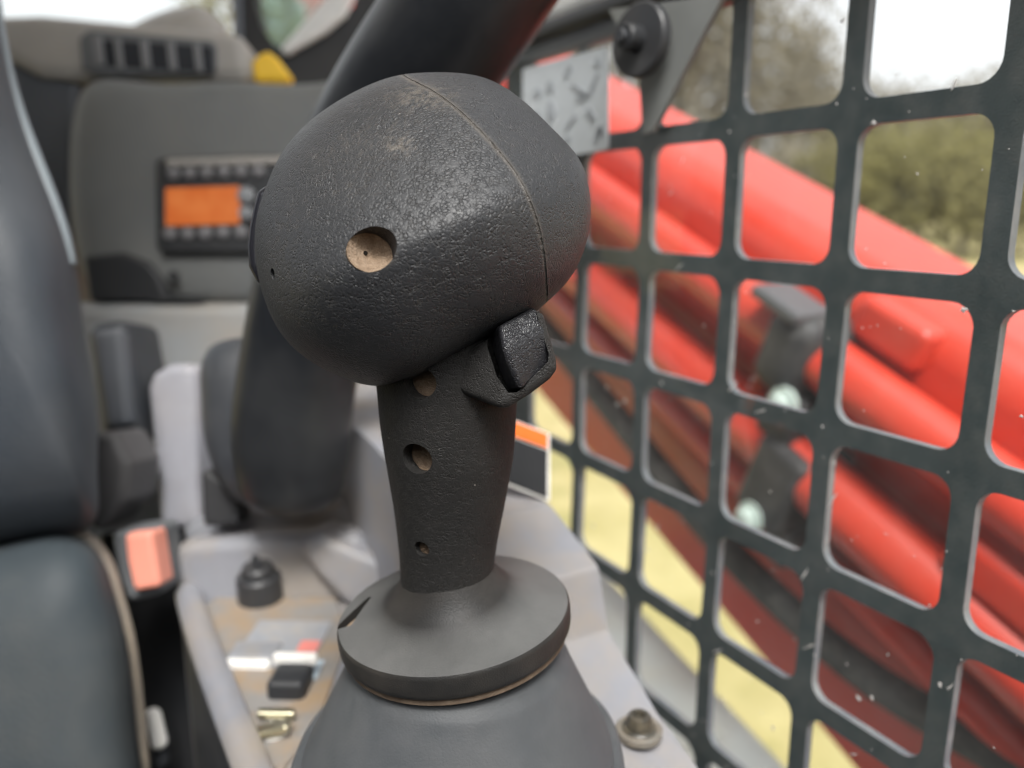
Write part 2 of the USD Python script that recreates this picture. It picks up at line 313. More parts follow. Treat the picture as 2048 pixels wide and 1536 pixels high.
ground_m = M('dry_pale_grass', {'g': ('geometry', {}), 'n': ('noise_texture', dict(scale=1.6, detail=8, roughness=0.65)), 'n2': ('noise_texture', dict(scale=0.12, detail=3)),
     'r': ('rgb_ramp', dict(ramp=[(0.3, (0.19, 0.185, 0.07)), (0.47, (0.36, 0.285, 0.145)), (0.7, (0.49, 0.385, 0.23))])), 'r2': ('rgb_ramp', dict(ramp=[(0.35, (0.75, 0.85, 0.65)), (0.65, (1, 1, 1))])),
     'x': ('mix_color', dict(blend_type='multiply', fac=1.0)), 'b': ('bump', dict(strength=0.7, distance=0.05)), 'p': ('principled_bsdf', dict(roughness=0.9, specular_ior_level=0.2))},
     [('g.position', 'n.vector'), ('g.position', 'n2.vector'), ('n.fac', 'r.fac'), ('n2.fac', 'r2.fac'), ('r.color', 'x.a'), ('r2.color', 'x.b'), ('x.result', 'p.base_color'), ('n.fac', 'b.height'), ('b.normal', 'p.normal')])
def leaf(name, a, b):
    return M(name, {'o': ('geometry', {}), 'r': ('rgb_ramp', dict(ramp=[(0, a), (1, b)])), 'd': ('diffuse_bsdf', {}), 't': ('translucent_bsdf', {}), 'm': ('mix_closure', dict(fac=0.35))},
        [('o.random_per_island', 'r.fac'), ('r.color', 'd.color'), ('r.color', 't.color'), ('d.BSDF', 'm.closure1'), ('t.BSDF', 'm.closure2')], 'm.closure')
leaf_brown = leaf('grey_olive_twigs', (0.20, 0.18, 0.135), (0.38, 0.345, 0.265))
leaf_green = leaf('olive_green_leaves', (0.19, 0.175, 0.075), (0.34, 0.32, 0.15))
bark_m = plastic('grey_brown_bark', (0.13, 0.11, 0.09), 0.9)

# ------------------------------------------------------------------ ground, trees
gx = np.concatenate([[-400], np.linspace(-60, 60, 49), [400]]); gv = np.array([[x, y, 0] for y in gx for x in gx], float)
near = np.hypot(gv[:, 0], gv[:, 1]); gv[:, 2] = (meshkit.fbm(gv*0.12, 3, 3)-0.5)*0.35*np.clip(near/12-0.3, 0, 1)
k = len(gx); gf = [[j*k+i, j*k+i+1, (j+1)*k+i+1, (j+1)*k+i] for j in range(k-1) for i in range(k-1)]
obj('ground', (gv, np.array(gf)), ground_m, smooth=True, kind='structure')

def leaves(centers, size, rng):
    n = len(centers); a = rng.normal(size=(n, 3)); a /= np.linalg.norm(a, axis=1, keepdims=True); b = np.cross(a, rng.normal(size=(n, 3))); b /= np.linalg.norm(b, axis=1, keepdims=True)
    s = size*rng.uniform(0.6, 1.4, (n, 1)); V = np.stack([centers-a*s, centers+b*s*0.5, centers+a*s, centers-b*s*0.5], 1).reshape(-1, 3)
    F = np.arange(n*4).reshape(n, 4); return trimesh.Trimesh(V, np.vstack([F[:, [0, 1, 2]], F[:, [0, 2, 3]]]), process=False)

def make_tree(h, w, lm, dens, rng, leafsize):
    """tapered trunk with limbs; twigs and leaves in clumps at the limb ends"""
    parts, tips = [], []
    tr = tube([(0, 0, -0.2), (0.1*w*rng.normal(), 0.05*h*rng.normal()*.3, h*.35), (0.1*rng.normal(), 0.1*rng.normal(), h*.72), (0, 0, h*.95)], [h*.028, h*.02, h*.011, h*.003], 8, 12)
    parts.append(tr)
    for i in range(16):
        z0 = h*rng.uniform(0.22, 0.85); az = rng.uniform(0, 6.28); L = w*rng.uniform(0.55, 1.05)*(1.1-0.7*(z0/h)**2)
        e = np.array([math.cos(az)*L, math.sin(az)*L, z0+L*rng.uniform(0.3, 0.9)]); e[2] = min(e[2], h)
        parts.append(tube([(0, 0, z0), e*[.5, .5, 1]-[0, 0, (e[2]-z0)*.4], e], [h*.009, h*.006, h*.002], 6, 7)); tips += [e, e*[.6, .6, 1]]
    tips = np.array(tips+[[0, 0, h*.9]]); c = tips[rng.integers(0, len(tips), dens)] + rng.normal(size=(dens, 3))*[w*.26, w*.26, w*.24]
    c = c[(c[:, 2] > h*.12)]
    return cat3(parts), leaves(c, leafsize, rng)
rng = np.random.default_rng(11)
def plant_tree(x, y, h, w, lm, dens, name, label, group, ls=0.16):
    t = thing(name, label, 'tree' if 'tree' in name else 'bush', (x, y, 0), group=group)
    a, b = make_tree(h, w, lm, dens, rng, ls)
    off = np.array([x, y, 0]); b.vertices[:, 2] -= (h*.2 if name == 'bush' else 0); a.apply_translation(off); b.apply_translation(off)
    obj('trunk', a, bark_m, t, smooth=True); obj('crown', b, lm, t, smooth=False)
for az, d, h, w, dn in [(25, 36, 12, 3.6, 3600), (29, 33, 12.5, 3.8, 3600), (32.5, 38, 14, 4, 3900), (35.5, 34, 12.5, 3.7, 3900), (38.2, 37, 13.5, 3.8, 3900), (41, 35, 13, 3.8, 3900), (43.8, 38, 13, 3.6, 3600), (46.3, 41, 9.5, 2.6, 3000), (62, 40, 6.0, 3.0, 3000), (50, 44, 6.0, 3, 3000), (54, 45, 6.0, 3, 3000), (58, 44, 6.2, 3, 3000)]:
    a = math.radians(az); plant_tree(d*math.sin(a), d*math.cos(a), h, w, leaf_brown, dn, 'tree', 'thin crowned grey-olive tree in the blurred tree line beyond the grass', 'trees of the far tree line seen through the side window')
for az, d, h, w in [(46.5, 29, 3.3, 2.0), (50, 28, 3.6, 2.2), (53.5, 29, 3.9, 2.3), (57, 28, 3.7, 2.2), (61, 29, 3.6, 2.2), (42.5, 30, 3.2, 2.0)]:
    a = math.radians(az); plant_tree(d*math.sin(a), d*math.cos(a), h, w, leaf_green if az > 47 else leaf_brown, 3000, 'bush', 'olive green bush at the foot of the blurred tree line' if az > 47 else 'brown leafless bush at the foot of the blurred tree line',
        'green bushes in front of the trees' if az > 47 else 'brown bushes in front of the trees', 0.13)
for az, d, h, w in [(14.5, 27, 11, 4.0)]:
    a = math.radians(az); plant_tree(d*math.sin(a), d*math.cos(a), h, w, leaf_green, 4200, 'leafy_tree', 'leafy green tree seen through the small rear corner window', None)

# ------------------------------------------------------------------ window wall: guard, pane, frame
W, CELL, Y0, Z0 = 0.238, 0.055, 0.365, EYE[2]+0.0306
BAR = 0.0082
hole = sbox(-(CELL-BAR)/2, -(CELL-BAR)/2, (CELL-BAR)/2, (CELL-BAR)/2).buffer(-0.007).buffer(0.007, quad_segs=6)
y_a, y_b, z_a, z_b = Y0-10.5*CELL, Y0+1.5*CELL+.0, Z0-9.5*CELL, Z0+4.5*CELL
sheet = sbox(y_a, z_a, y_b, z_b)
holes = [affinity.translate(hole, Y0-(i+.5)*CELL, Z0-(j+.5)*CELL) for i in range(-1, 10) for j in range(-4, 9)]
sheet = sheet.difference(unary_union(holes)).segmentize(0.004)
TH = 0.0032
g = trimesh.creation.extrude_polygon(sheet, TH, engine='earcut')
gv = np.c_[W+g.vertices[:, 2], g.vertices[:, 0], g.vertices[:, 1]]
zz = (Z0-gv[:, 2])/CELL            # rows below node row A
def wav(z): 
    ph = (z-1)/2 % 1.0
    return np.where(z > 1, np.exp(-((ph-0.21)/0.09)**2), 0.0)
gv[:, 0] += 0.0036*wav(zz)
g = trimesh.Trimesh(gv, g.faces, process=False)
if g.volume < 0: g.invert()
fn_ = np.abs(g.face_normals[:, 0]) < 0.7
guard = thing('window_guard', 'dark green steel guard plate with rounded square openings over the side window', 'window guard', (W, 0.2, EYE[2]-.2))
obj('mesh_plate', g.submesh([np.where(~fn_)[0]], append=True), guard_m, guard, smooth=30)
obj('cut_edges', g.submesh([np.where(fn_)[0]], append=True), lit_edge_m, guard, smooth=50, label='edges of the punched openings, painted paler as if lit by the sky')

win = thing('side_window', 'clear scratched plastic side window between the joystick and the red loader arm', 'window', (W-.008, 0.2, EYE[2]-.3))
XP = W-0.006
obj('pane', trimesh.Trimesh([[XP, -.35, EYE[2]-.55], [XP, Y0+.105, EYE[2]-.55], [XP, Y0+.105, EYE[2]+.125], [XP, -.35, EYE[2]+.125]], [[0, 1, 2], [0, 2, 3]]), pane_m, win, smooth=False)
# smears, scratches and specks stuck to the pane
sp = []
r2 = np.random.default_rng(5)
for k in range(300):
    y, z = r2.uniform(0.02, 0.34), EYE[2]+r2.uniform(-0.28, 0.09); s = r2.choice([0.00022, 0.0004, 0.0008], p=[.58, .33, .09]); L = 1.0; a = r2.uniform(0, 3.14)
    if k % 14 == 0: L = r2.uniform(4, 10); a = r2.uniform(1.9, 2.9); s = 0.00035
    n = 9; ph = np.linspace(0, 2*np.pi, n, endpoint=False); rr = s*(1+0.45*r2.normal(size=n)).clip(.3, 2)
    u, v = rr*np.cos(ph)*L, rr*np.sin(ph); V = np.c_[np.full(n, XP-0.0004), y+u*math.cos(a)-v*math.sin(a), z+u*math.sin(a)+v*math.cos(a)]
    V = np.vstack([V, [XP-0.0007, y, z]]); sp.append(trimesh.Trimesh(V, [[i, (i+1) % n, n] for i in range(n)], process=False))
mm = obj('dried_specks', cat3(sp), smear_m, win, smooth=False); tag(mm, kind='stuff')

# upper window rail, seal and header
zt = at_x(1150, 60, W)[2]
frame = thing('window_frame', 'dark upper window rail with black rubber seal above the side window', 'window frame', (W, .2, zt))
obj('rail', rbox((W-.004, .1, zt+.002), (.014, 1.0, .008), .003), black_m, frame)
obj('seal', rbox((W+.002, .1, zt-.006), (.010, 1.0, .006), .002), dark_mid, frame)
obj('header', rbox((W+.016, .1, zt+.030), (.036, 1.02, .044), .006), headliner_m, frame, label='grey ribbed header panel above the rail')
# latch bracket and knob
lt = thing('window_latch', 'round black window latch knob on a dark triangular bracket', 'latch', at_x(1275, 75, W-.014))
obj('bracket', extrude_world(Polygon([(p[1], p[2]) for p in [at_x(a, b, W-.0095) for a, b in [(1225, 20), (1455, -10), (1312, 262), (1292, 268), (1285, 140)]]]), (W-.0115, 0, 0), np.array([0, 1, 0]), np.array([0, 0, 1]), np.array([1, 0, 0]), .0025), plastic('grey_green_bracket_paint', (0.17, 0.175, 0.165), .6), lt, smooth=False)
kc = at_x(1279, 80, W-.020)
kn = np.array([-1.0, -0.15, 0.05]); kn /= np.linalg.norm(kn)
obj('knob', lathe([(0, -.004), (.0135, -.004), (.0150, -.0025), (.0152, 0), (.0148, .0012), (.0140, .0018), (0, .0018)], kc, kn, 64), smooth_black, lt)
obj('hub', lathe([(0, .0018), (.0055, .0018), (.0055, .008), (.0045, .0092), (0, .0092)], kc, kn, 32), black_m, lt)
obj('screw', lathe([(0, .0092), (.0028, .0092), (.0028, .0112), (.0022, .0118), (0, .0118)], kc, kn, 16), dark_mid, lt)

# pictogram sticker on the pane
st = thing('window_sticker', 'pale grey sticker of faint hand-drawn pictograms on the window behind the joystick head', 'sticker', at_x(1130, 200, XP-.001))
XS = XP-.0012
scor = [at_x(*p, XS) for p in [(1045, 138), (1216, 92), (1216, 298), (1045, 330)]]
def on_sticker(u, v): # u right 0..1, v down 0..1
    a = scor[0]*(1-u)+scor[1]*u; b = scor[3]*(1-u)+scor[2]*u; return a*(1-v)+b*v
sb_ = Polygon([(p[1], p[2]) for p in scor]).buffer(-.002).buffer(.002)
obj('sheet', extrude_world(sb_, (XS, 0, 0), np.array([0, 1., 0]), np.array([0, 0, 1.]), np.array([1., 0, 0]), .0006), sticker_m, st, smooth=False)
def ink(poly_uv):
    P = [on_sticker(u, v) for u, v in poly_uv]; pg = Polygon([(p[1], p[2]) for p in P])
    if not pg.is_valid: pg = pg.buffer(0)
    return extrude_world(pg, (XS-.0004, 0, 0), np.array([0, 1., 0]), np.array([0, 0, 1.]), np.array([1., 0, 0]), .0003)
def blob(u, v, a, b, n=12): return [(u+a*math.cos(t), v+b*math.sin(t)) for t in np.linspace(0, 6.283, n, endpoint=False)]
def bar(u0, v0, u1, v1, w):
    dx, dy = u1-u0, v1-v0; L = math.hypot(dx, dy); nx, ny = -dy/L*w, dx/L*w; return [(u0+nx, v0+ny), (u1+nx, v1+ny), (u1-nx, v1-ny), (u0-nx, v0-ny)]
for k, pg in enumerate([blob(.18, .52, .07, .06), blob(.37, .5, .05, .1), blob(.2, .28, .05, .05), blob(.36, .25, .05, .06), bar(.55, .2, .6, .1, .03), bar(.63, .28, .78, .44, .02), bar(.8, .44, .9, .24, .02), blob(.72, .42, .05, .045),
                         blob(.9, .13, .035, .05), bar(.55, .72, .66, .6, .02), bar(.8, .56, .86, .68, .025), bar(.58, .8, .54, .9, .03), bar(.93, .75, .88, .9, .03), blob(.93, .82, .03, .05)]):
    obj('pictogram', ink(pg), ink_m, st, smooth=False)

# ------------------------------------------------------------------ lift arm outside
TA = 0.413; CA = 1/math.hypot(1, TA); AD = np.array([0, CA, TA*CA]); AN = np.array([0, -TA*CA, CA])
def arm_pt(x, zi, y): return np.array([x, y, EYE[2]+zi+TA*y])
arm = thing('loader_arm', 'orange-red loader arm with painted pipes slanting down outside the window', 'loader arm', arm_pt(.5, -.37, .5))
def arm_bar(x0, x1, za, zb, r, ya=-.9, yb=1.9):
    h = (zb-za)*CA; s = sbox(x0, -h/2, x1, h/2).buffer(-r).buffer(r, quad_segs=10)
    return extrude_world(s, arm_pt(0, (za+zb)/2, ya), np.array([1., 0, 0]), AN, AD, (yb-ya)/CA)
obj('main_beam', arm_bar(.497, .64, -.36, -.206, .032), red_m, arm, smooth=40)
obj('lower_plate', arm_bar(.508, .6, -.588, -.35, .006), red_m, arm, smooth=40)
obj('flange_strip', arm_bar(.500, .52, -.458, -.440, .003), red_m, arm, smooth=40)
def pipe(x, zi, r, ya, yb, mat=red_m, name='pipe', wob=0):
    ys = np.linspace(ya, yb, 12); P = [arm_pt(x, zi, y) for y in ys]
    return obj(name, tube(P, r, 28, 24), mat, arm, smooth=40)
pipe(.470, -.273, .0205, -.6, 1.5)
pipe(.466, -.358, .0235, -.6, 1.5)
pipe(.478, -.420, .012, -.6, 1.5)
hy = [(-.3, -.38), (.05, -.395), (.251, -.434), (.333, -.467), (.407, -.483), (.481, -.490), (.632, -.480), (.75, -.47), (1.1, -.44)]
obj('hose', tube([arm_pt(.476, zi, y) for y, zi in hy], .0130, 20, 60), hose_m, arm, smooth=40)
# clamp holding the pipes
def arm_box(x0, x1, zi0, zi1, y0, y1, r):
    c = (arm_pt((x0+x1)/2, (zi0+zi1)/2, (y0+y1)/2)); return rbox(c, (x1-x0, (y1-y0)/CA, (zi1-zi0)*CA), r, ax=np.array([[1, 0, 0], AD, AN]))
cy = 0.418
cl = obj('pipe_clamp', cat3([arm_box(.440, .50, -.312, -.240, cy-.022, cy+.022, .018), arm_box(.446, .50, -.345, -.300, cy-.016, cy+.016, .006), arm_box(.440, .50, -.412, -.338, cy-.022, cy+.022, .008), arm_box(.452, .50, -.44, -.405, cy-.014, cy+.014, .005)]), plastic('black_clamp_plastic', (0.012, 0.012, 0.013), .55, (.16, .15, .14), .3, 50), arm)
obj('clamp_strap', arm_box(.436, .475, -.246, -.236, cy-.02, cy+.024, .003), plastic('grey_strap', (.07, .072, .075), .45), cl)
for (px, py) in [(1563, 808), (1497, 1035)]:
    bc = at_x(px, py, .438)
    obj('bolt', cat3([lathe([(0, -.004), (.012, -.004), (.012, 0), (0, 0)], bc, (-1, 0, 0), 32), lathe([(0, 0), (.008, 0), (.008, .006), (.0065, .008), (0, .008)], bc, (-1, 0, 0), 6)]), zinc_m, cl, smooth=30)
c = at_x(1775, 660, .49); obj('bracket', hull_balls([c+AD*a+AN*b+np.array([dx, 0, 0]) for a in (-.026, .018) for b in (-.009, .009) for dx in (0, .02)], .007), red_m, arm)
c = at_x(2010, 1175, .46); obj('bracket', hull_balls([c+AD*a+AN*b+np.array([dx, 0, 0]) for a in (-.05, .03) for b in (-.008, .008) for dx in (0, .03)], .008), red_m, arm)
# track fender under the window
fd = thing('track_fender', 'pale grey dusty fender ledge below the window guard', 'fender', (.37, .3, EYE[2]-.5))
fo = Polygon([(.26, -.4), (.405, .05), (.479, .414), (.54, .70), (.57, .84), (.26, .84)])
e3 = np.eye(3)
obj('ledge', extrude_world(fo, (0, 0, EYE[2]-.49), e3[0], e3[1], e3[2], .04), fender_m, fd, smooth=30)
obj('side_skirt', extrude_world(fo.buffer(-.012), (0, 0, EYE[2]-.75), e3[0], e3[1], e3[2], .259), fender_m, fd, smooth=30)
obj('rib', rbox((.375, .475, EYE[2]-.449), (.18, .012, .006), .002), fender_m, fd)

# ------------------------------------------------------------------ control joystick
HD = 0.2145                      # depth of the head's centre plane
AXH = 0.22                       # horizontal distance of the stick's axis
js = thing('control_joystick', 'large black grained joystick with rounded head, trigger switch and rubber boot in the middle', 'joystick', at_h(919, 1485, AXH))
HS = [(800, 150), (850, 145), (905, 145), (970, 156), (1040, 196), (1110, 262), (1158, 318), (1180, 388), (1181, 440), (1170, 495), (1140, 556), (1094, 604), (1060, 632), (1000, 668), (940, 702), (870, 740), (810, 764), (740, 771), (680, 753), (612, 716), (566, 672), (533, 610), (514, 540), (509, 480), (514, 430), (531, 376), (561, 310), (622, 240), (708, 184)]
SEAM = np.array([(792, 140), (806, 151), (846, 172), (885, 196), (925, 228), (962, 264), (1000, 306), (1030, 345), (1052, 385), (1070, 430), (1083, 480), (1090, 530), (1093, 575), (1092, 625)], float)
seam_c = CubicSpline(np.r_[0, np.cumsum(np.hypot(*np.diff(SEAM, axis=0).T))], SEAM); sl = seam_c.x[-1]
seam_px = seam_c(np.linspace(0, sl, 160))
def seam_side(x, y):
    return x - np.interp(y, seam_px[:, 1], seam_px[:, 0])
def head_fn(x, y, t, w):
    # broad upper facet and lower facet meeting along a soft ridge
    e = np.clip(1-w**3, 0, 1)
    ridge = (y-(575-(x-600)*0.42))*0.92
    t = t + np.where(t > 0, 1, 0)*e*0.0120*(0.52 - np.sqrt((ridge/260)**2 + 0.008))
    # right half turns away after the seam
    s = seam_side(x, y)
    t = t - np.where(t > 0, 1, 0)*e*0.0052*np.clip((s+8)/90, 0, 1)**1.1
    return t
head = puff(HS, (800, 500), HD, 0.035, 2.45, 0.036, n=300, m=150, fn=head_fn)
def surf_depth(px, mesh=head):
    """depth of the front surface under each pixel, from the mesh vertices"""
    x, y, d = to_px(mesh.vertices); from scipy.spatial import cKDTree
    fr = d < HD+0.004; tr = cKDTree(np.c_[x[fr], y[fr]]); dd, ii = tr.query(np.asarray(px), k=4); ww = 1/(dd+.5); return (d[fr][ii]*ww).sum(1)/ww.sum(1)
hm = mani(head)
sd_ = surf_depth(seam_px); keep = slice(3, 158)
groove = tube(at_d(seam_px[keep, 0], seam_px[keep, 1], sd_[keep]+.00005), .00042, 8)
HC = (743, 495); hdep = hit(head, *HC)
def bore(px, d, r, depth, ax=None, n=48):
    c = at_d(*np.array(px, float), np.array(d)); ax = -ray(*np.array(px, float))/np.linalg.norm(ray(*np.array(px, float))) if ax is None else ax
    return lathe([(0, -depth), (r, -depth), (r, .004), (r, .02), (0, .02)], c, ax, n), c, ax
hax = -FW*0.90 + RT*0.30 + UP*0.20; hax /= np.linalg.norm(hax)
b1, hc, hax = bore(HC, hdep, 0.0062, .0085, hax)
def squash(t, c):       # the recess is wider than tall
    q = t.vertices - c; k1, k2 = RT*.97+UP*.24, UP*.97-RT*.24
    t.vertices = t.vertices + np.outer(q@k2, k2)*(-.20) - np.outer(q@k1, k1)*.17; return t
squash(b1, hc)
b2, hc2, hax2 = bore((545, 548), hit(head, 545, 548), .0014, .003, -(FW*.6+RT*.75), 24)
hm = hm - mani(groove) - mani(b1) - mani(b2)
hmesh = tm(hm)
fx, fy, fd_ = to_px(hmesh.triangles_center)
right = seam_side(fx, fy) > 0
def dirt_of(V):
    x, y, d = to_px(V); p = np.c_[x, y]; from scipy.spatial import cKDTree
    ds = cKDTree(seam_px).query(p)[0]
    a = np.exp(-(ds/4.5)**2)*np.clip(0.62-(y-300)/900, .25, .62)
    nz = meshkit.fbm(np.asarray(V)*1500, 3, 2)
    a = np.maximum(a, np.clip(np.exp(-((x-800)/26)**2-((y-292)/16)**2)*(nz-.40)*5.0, 0, .75))         # tan scuff
    a = np.maximum(a, np.clip(np.exp(-((x-845)/60)**2-((y-196)/24)**2)*(nz-.42)*3.2, 0, .5))         # dust by the top of the seam
    a = np.maximum(a, np.clip(np.exp(-((y-250-(800-x)*.4)/32)**2)*np.exp(-((x-730)/110)**2)*(nz-.5)*1.6, 0, .2))
    a = np.maximum(a, .5*np.exp(-(np.hypot(x-743, (y-495)*1.2)-50)**2/60.)*np.clip(nz*1.5-.4, 0, 1)*(y > 500))
    return a
for sel in (~right, right):
    sub = hmesh.submesh([np.where(sel)[0]], append=True)
    v, f, nn = meshkit.arrays(sub, 32)
    o = obj('head_shell', sub, head_m, js, smooth=32)
    primvar(o, 'dirt', dirt_of(v))
# dust packed in the screw recess
dd = squash(lathe([(0, -.0082), (.0061, -.0082)]+[(.0061*q, -.0068+.0034*q**2.2) for q in np.linspace(1, 0, 14)], hc, hax, 64), hc)
k3 = -RT*.6 - UP*.8; dd.vertices += (meshkit.noise(dd.vertices*900)-.5)[:, None]*hax*.0007 + np.outer(((dd.vertices-hc)@k3)*.22 - .0004, hax)
obj('dust_plug', dd, dirt_m, js, smooth=60, label='tan dust packed in the round recess of the head')
px_, py_ = 731, 506; pit = at_d(px_, py_, hit(dd, px_, py_)); obj('dust_pit', lathe([(0, -.0004), (.0005, -.0004), (.0005, .00012), (0, .00008)], pit, hax, 14), plastic('dark_pit', (.012, .010, .008), .95, spec=.05), js)
# button plate whose edge shows on the far left of the head
bz = rprism([(534, 372), (517, 384), (507, 420), (500, 455), (496, 495), (499, 535), (518, 570), (640, 560), (640, 380)], HD+.001, HD+.017, .0022)
obj('button_plate', bz, plastic('glossy_black_plate', (.008, .008, .010), .18), js)

# grip
rows = [(600, 754, 1034), (690, 752, 1036), (740, 753, 1036), (772, 757, 1035), (820, 761, 1033), (860, 766, 1031), (900, 772, 1028), (950, 780, 1020), (1000, 788, 1011), (1050, 794, 1001), (1100, 799, 992), (1140, 801, 988), (1175, 801, 987), (1210, 800, 988), (1275, 800, 990)]
rows = np.array(rows, float); ry = np.linspace(600, 1270, 66); rl = CubicSpline(rows[:, 0], rows[:, 1])(ry); rr_ = CubicSpline(rows[:, 0], rows[:, 2])(ry)
ph = np.linspace(0, 2*np.pi, 128, endpoint=False)
def sup(c, p): return np.sign(c)*np.abs(c)**(2/p)
rings = []
for y, l, r in zip(ry, rl, rr_):
    c = at_h((l+r)/2, y, AXH); dep = to_px(c)[2]; w = (r-l)/2*dep/FPX
    rings.append(c + RT*w*sup(np.cos(ph), np.interp(y, [900, 1180], [2.35, 2.0]))[:, None] + HF*w*np.interp(y, [900, 1150], [1.12, 1.0])*sup(np.sin(ph), np.interp(y, [900, 1180], [2.25, 2.0]))[:, None])
grip = loft(rings); gm = mani(grip)
plugs = []
for (px, py, rad, dpt) in [(832, 918  , .0041, .0052), (843, 1098, .0022, .003), (838, 766, .0040, .004)]:
    y_ = py; l, r = np.interp(y_, ry, rl), np.interp(y_, ry, rr_); c = at_h((l+r)/2, y_, AXH); dep = to_px(c)[2]; w = (r-l)/2*dep/FPX
    ax = -(HF*.85 + RT*(-.25) ) ; ax = ax/np.linalg.norm(ax); ax = -(HF*.8+RT*.45); ax /= np.linalg.norm(ax)
    cc = at_d(px, py, hit(grip, px, py))
    gm = gm - mani(lathe([(0, -dpt), (rad, -dpt), (rad, .004), (rad, .012), (0, .012)], cc, ax, 40))
    pl = lathe([(0, -dpt+.0002), (rad*.985, -dpt+.0002), (rad*.985, -dpt*.72), (rad*.5, -dpt*.82), (0, -dpt*.85)], cc, ax, 32)
    pl.vertices += (meshkit.noise(pl.vertices*900)-.5)[:, None]*ax*.0006
    plugs.append(pl)
gt = tm(gm); o = obj('grip', gt, grip_m, js, smooth=40)
primvar(o, 'dirt', np.zeros(len(meshkit.arrays(gt, 40)[0])))
for pl in plugs: obj('dust_plug', pl, dirt2_m, js, smooth=60, label='tan dust packed in a screw hole of the grip')

# trigger housing and rocker
hs = [(868, 742), (878, 768), (934, 788), (1000, 815), (1018, 813), (1060, 786), (1098, 757), (1112, 738), (1110, 718), (1096, 670), (1082, 618), (1066, 626), (1000, 666), (940, 700)]
TD = HD-.0165
hsx = np.array(Polygon(hs).buffer(-.0018*FPX/TD).exterior.coords)[:-1]
hsd = TD+.002+np.interp(hsx[:, 0], [880, 985], [.0085, 0])      # the bracket runs back into the stem on its left
hsa = at_d(hsx[:, 0], hsx[:, 1], hsd); house = hull_balls(np.vstack([hsa, hsa+FW*.020]), .0020)
slot_px = [(972, 690), (974, 640), (1068, 590), (1082, 645), (1101, 706), (1099, 722), (1034, 786), (1016, 786), (992, 752)]
e = Polygon(slot_px).buffer(-5).buffer(5)
slot = plate(e, TD-.008, .0175)
if slot.volume < 0: slot.invert()
ht = tm(mani(house) - mani(slot)); o = obj('trigger_housing', ht, grip_m, js, smooth=35); primvar(o, 'dirt', np.full(len(meshkit.arrays(ht, 35)[0]), .05))
def rocker_solid():
    pts = []
    top, bot = np.array([(1008, 660), (1064, 628)]), np.array([(1040, 766), (1094, 714)])
    for s in np.linspace(0, 1, 8):
        a, b = top*(1-s)+bot*s; lift = .0030*math.sin(math.pi*min(1, s*.8+.2))
        bow = 5*math.sin(math.pi*s)
        pts.append(at_d(a[0]-bow, a[1], TD-.0002-lift)); pts.append(at_d(b[0]+bow*.5, b[1], TD+.0040-lift))
        pts.append(at_d(a[0]-16-bow, a[1]+4, TD+.007)); pts.append(at_d(b[0]+bow*.5, b[1], TD+.010))
    return hull_balls(pts, .0013)
rk = rocker_solid(); o = obj('trigger_switch', rk, switch_m, js, smooth=60); primvar(o, 'dirt', np.zeros(len(meshkit.arrays(rk, 60)[0])))

# collar (flange) under the grip
FC = at_h(907, 1215, AXH); fdp = to_px(FC)[2]; FR = 232*fdp/FPX
tilt = math.radians(6.0); fax = np.array([0, 0, 1.0])*math.cos(tilt) - RT*math.sin(tilt) - HF*math.sin(math.radians(2.5)); fax /= np.linalg.norm(fax)
r0 = .0126
prof = [(0, -.0075), (FR*.93, -.0075), (FR*.975, -.0072), (FR*.992, -.0064), (FR, -.0052), (FR*1.002, -.0034), (FR*1.001, -.0014), (FR*.996, -.0006), (FR*.985, -.0001), (FR*.96, .0001)]
for s in np.linspace(0, 1, 18)[1:]:
    r = FR*.96+(r0+.0003-FR*.96)*s; prof.append((r, 0.0001+.0042*s + .0085*s**4.2))
prof.append((r0-.0008, .0125)); prof.append((0, .0125))
fl0 = lathe(prof, FC, fax, 160); fl = mani(fl0)
sl0, sl1 = at_d(738, 1196, hit(fl0, 738, 1196)), at_d(690, 1258, hit(fl0, 692, 1250))
slit = hull_balls(np.array([sl0+fax*.004, sl0-fax*.004, sl1+RT*.0016+fax*.004, sl1+RT*.0016-fax*.004, sl1-RT*.0022+fax*.004, sl1-RT*.0022-fax*.004]), .0007)
fl = tm(fl - mani(slit))
obj('collar', fl, flange_m, js, smooth=30)
obj('dust_ring', lathe([(FR*.80, -.0098), (FR*.935, -.0098), (FR*.955, -.0092), (FR*.955, -.0074), (FR*.80, -.0074)], FC, fax, 96), rust_m, js, smooth=60, label='brown dust line under the collar')
obj('dust_plug', hull_balls([sl0*.45+sl1*.55-fax*.0022, sl1-fax*.0018+RT*.0012, sl1-fax*.0018-RT*.0010], .0010), dirt_m, js, label='dust in the slit of the collar')
# rubber boot
BT = FC + fax*(-.0125); BB = at_h(919, 1490, AXH); bd = to_px(BB)[2]; BR = 303*bd/FPX
rings = []; nb = 140; phb = np.linspace(0, 2*np.pi, nb, endpoint=False); circ = lambda c, r, p=2: np.asarray(c)+r*(sup(np.cos(phb), p)[:, None]*RT+sup(np.sin(phb), p)[:, None]*HF)
def bc_(s): return BT*(1-s)+BB*s
for s, r in [(-.06, FR*.6), (-.05, FR*.80), (-.02, FR*.88), (.02, FR*.90), (.05, FR*.925), (.09, FR*.955), (.12, FR*.975)]: rings.append(circ(bc_(s), r))
for s in np.linspace(.16, .90, 16): rings.append(circ(bc_(s), FR*.965+(BR*.985-FR*.965)*((s-.11)/.81)**1.02, 2+.25*s))
for s, k in [(.94, .995), (.98, 1.004), (1.03, 1.008), (1.10, 1.003), (1.35, 1.0)]: rings.append(circ(bc_(s), BR*k, 2.25))
bt = loft(rings)
obj('boot', bt, boot_m, js, smooth=60)
obj('boot_base', loft([circ(bc_(s), BR*k, 2.4) for s, k in [(1.02, .9), (1.02, 1.055), (1.05, 1.075), (1.4, 1.075), (1.4, .9)]]), boot_m, js, smooth=40)

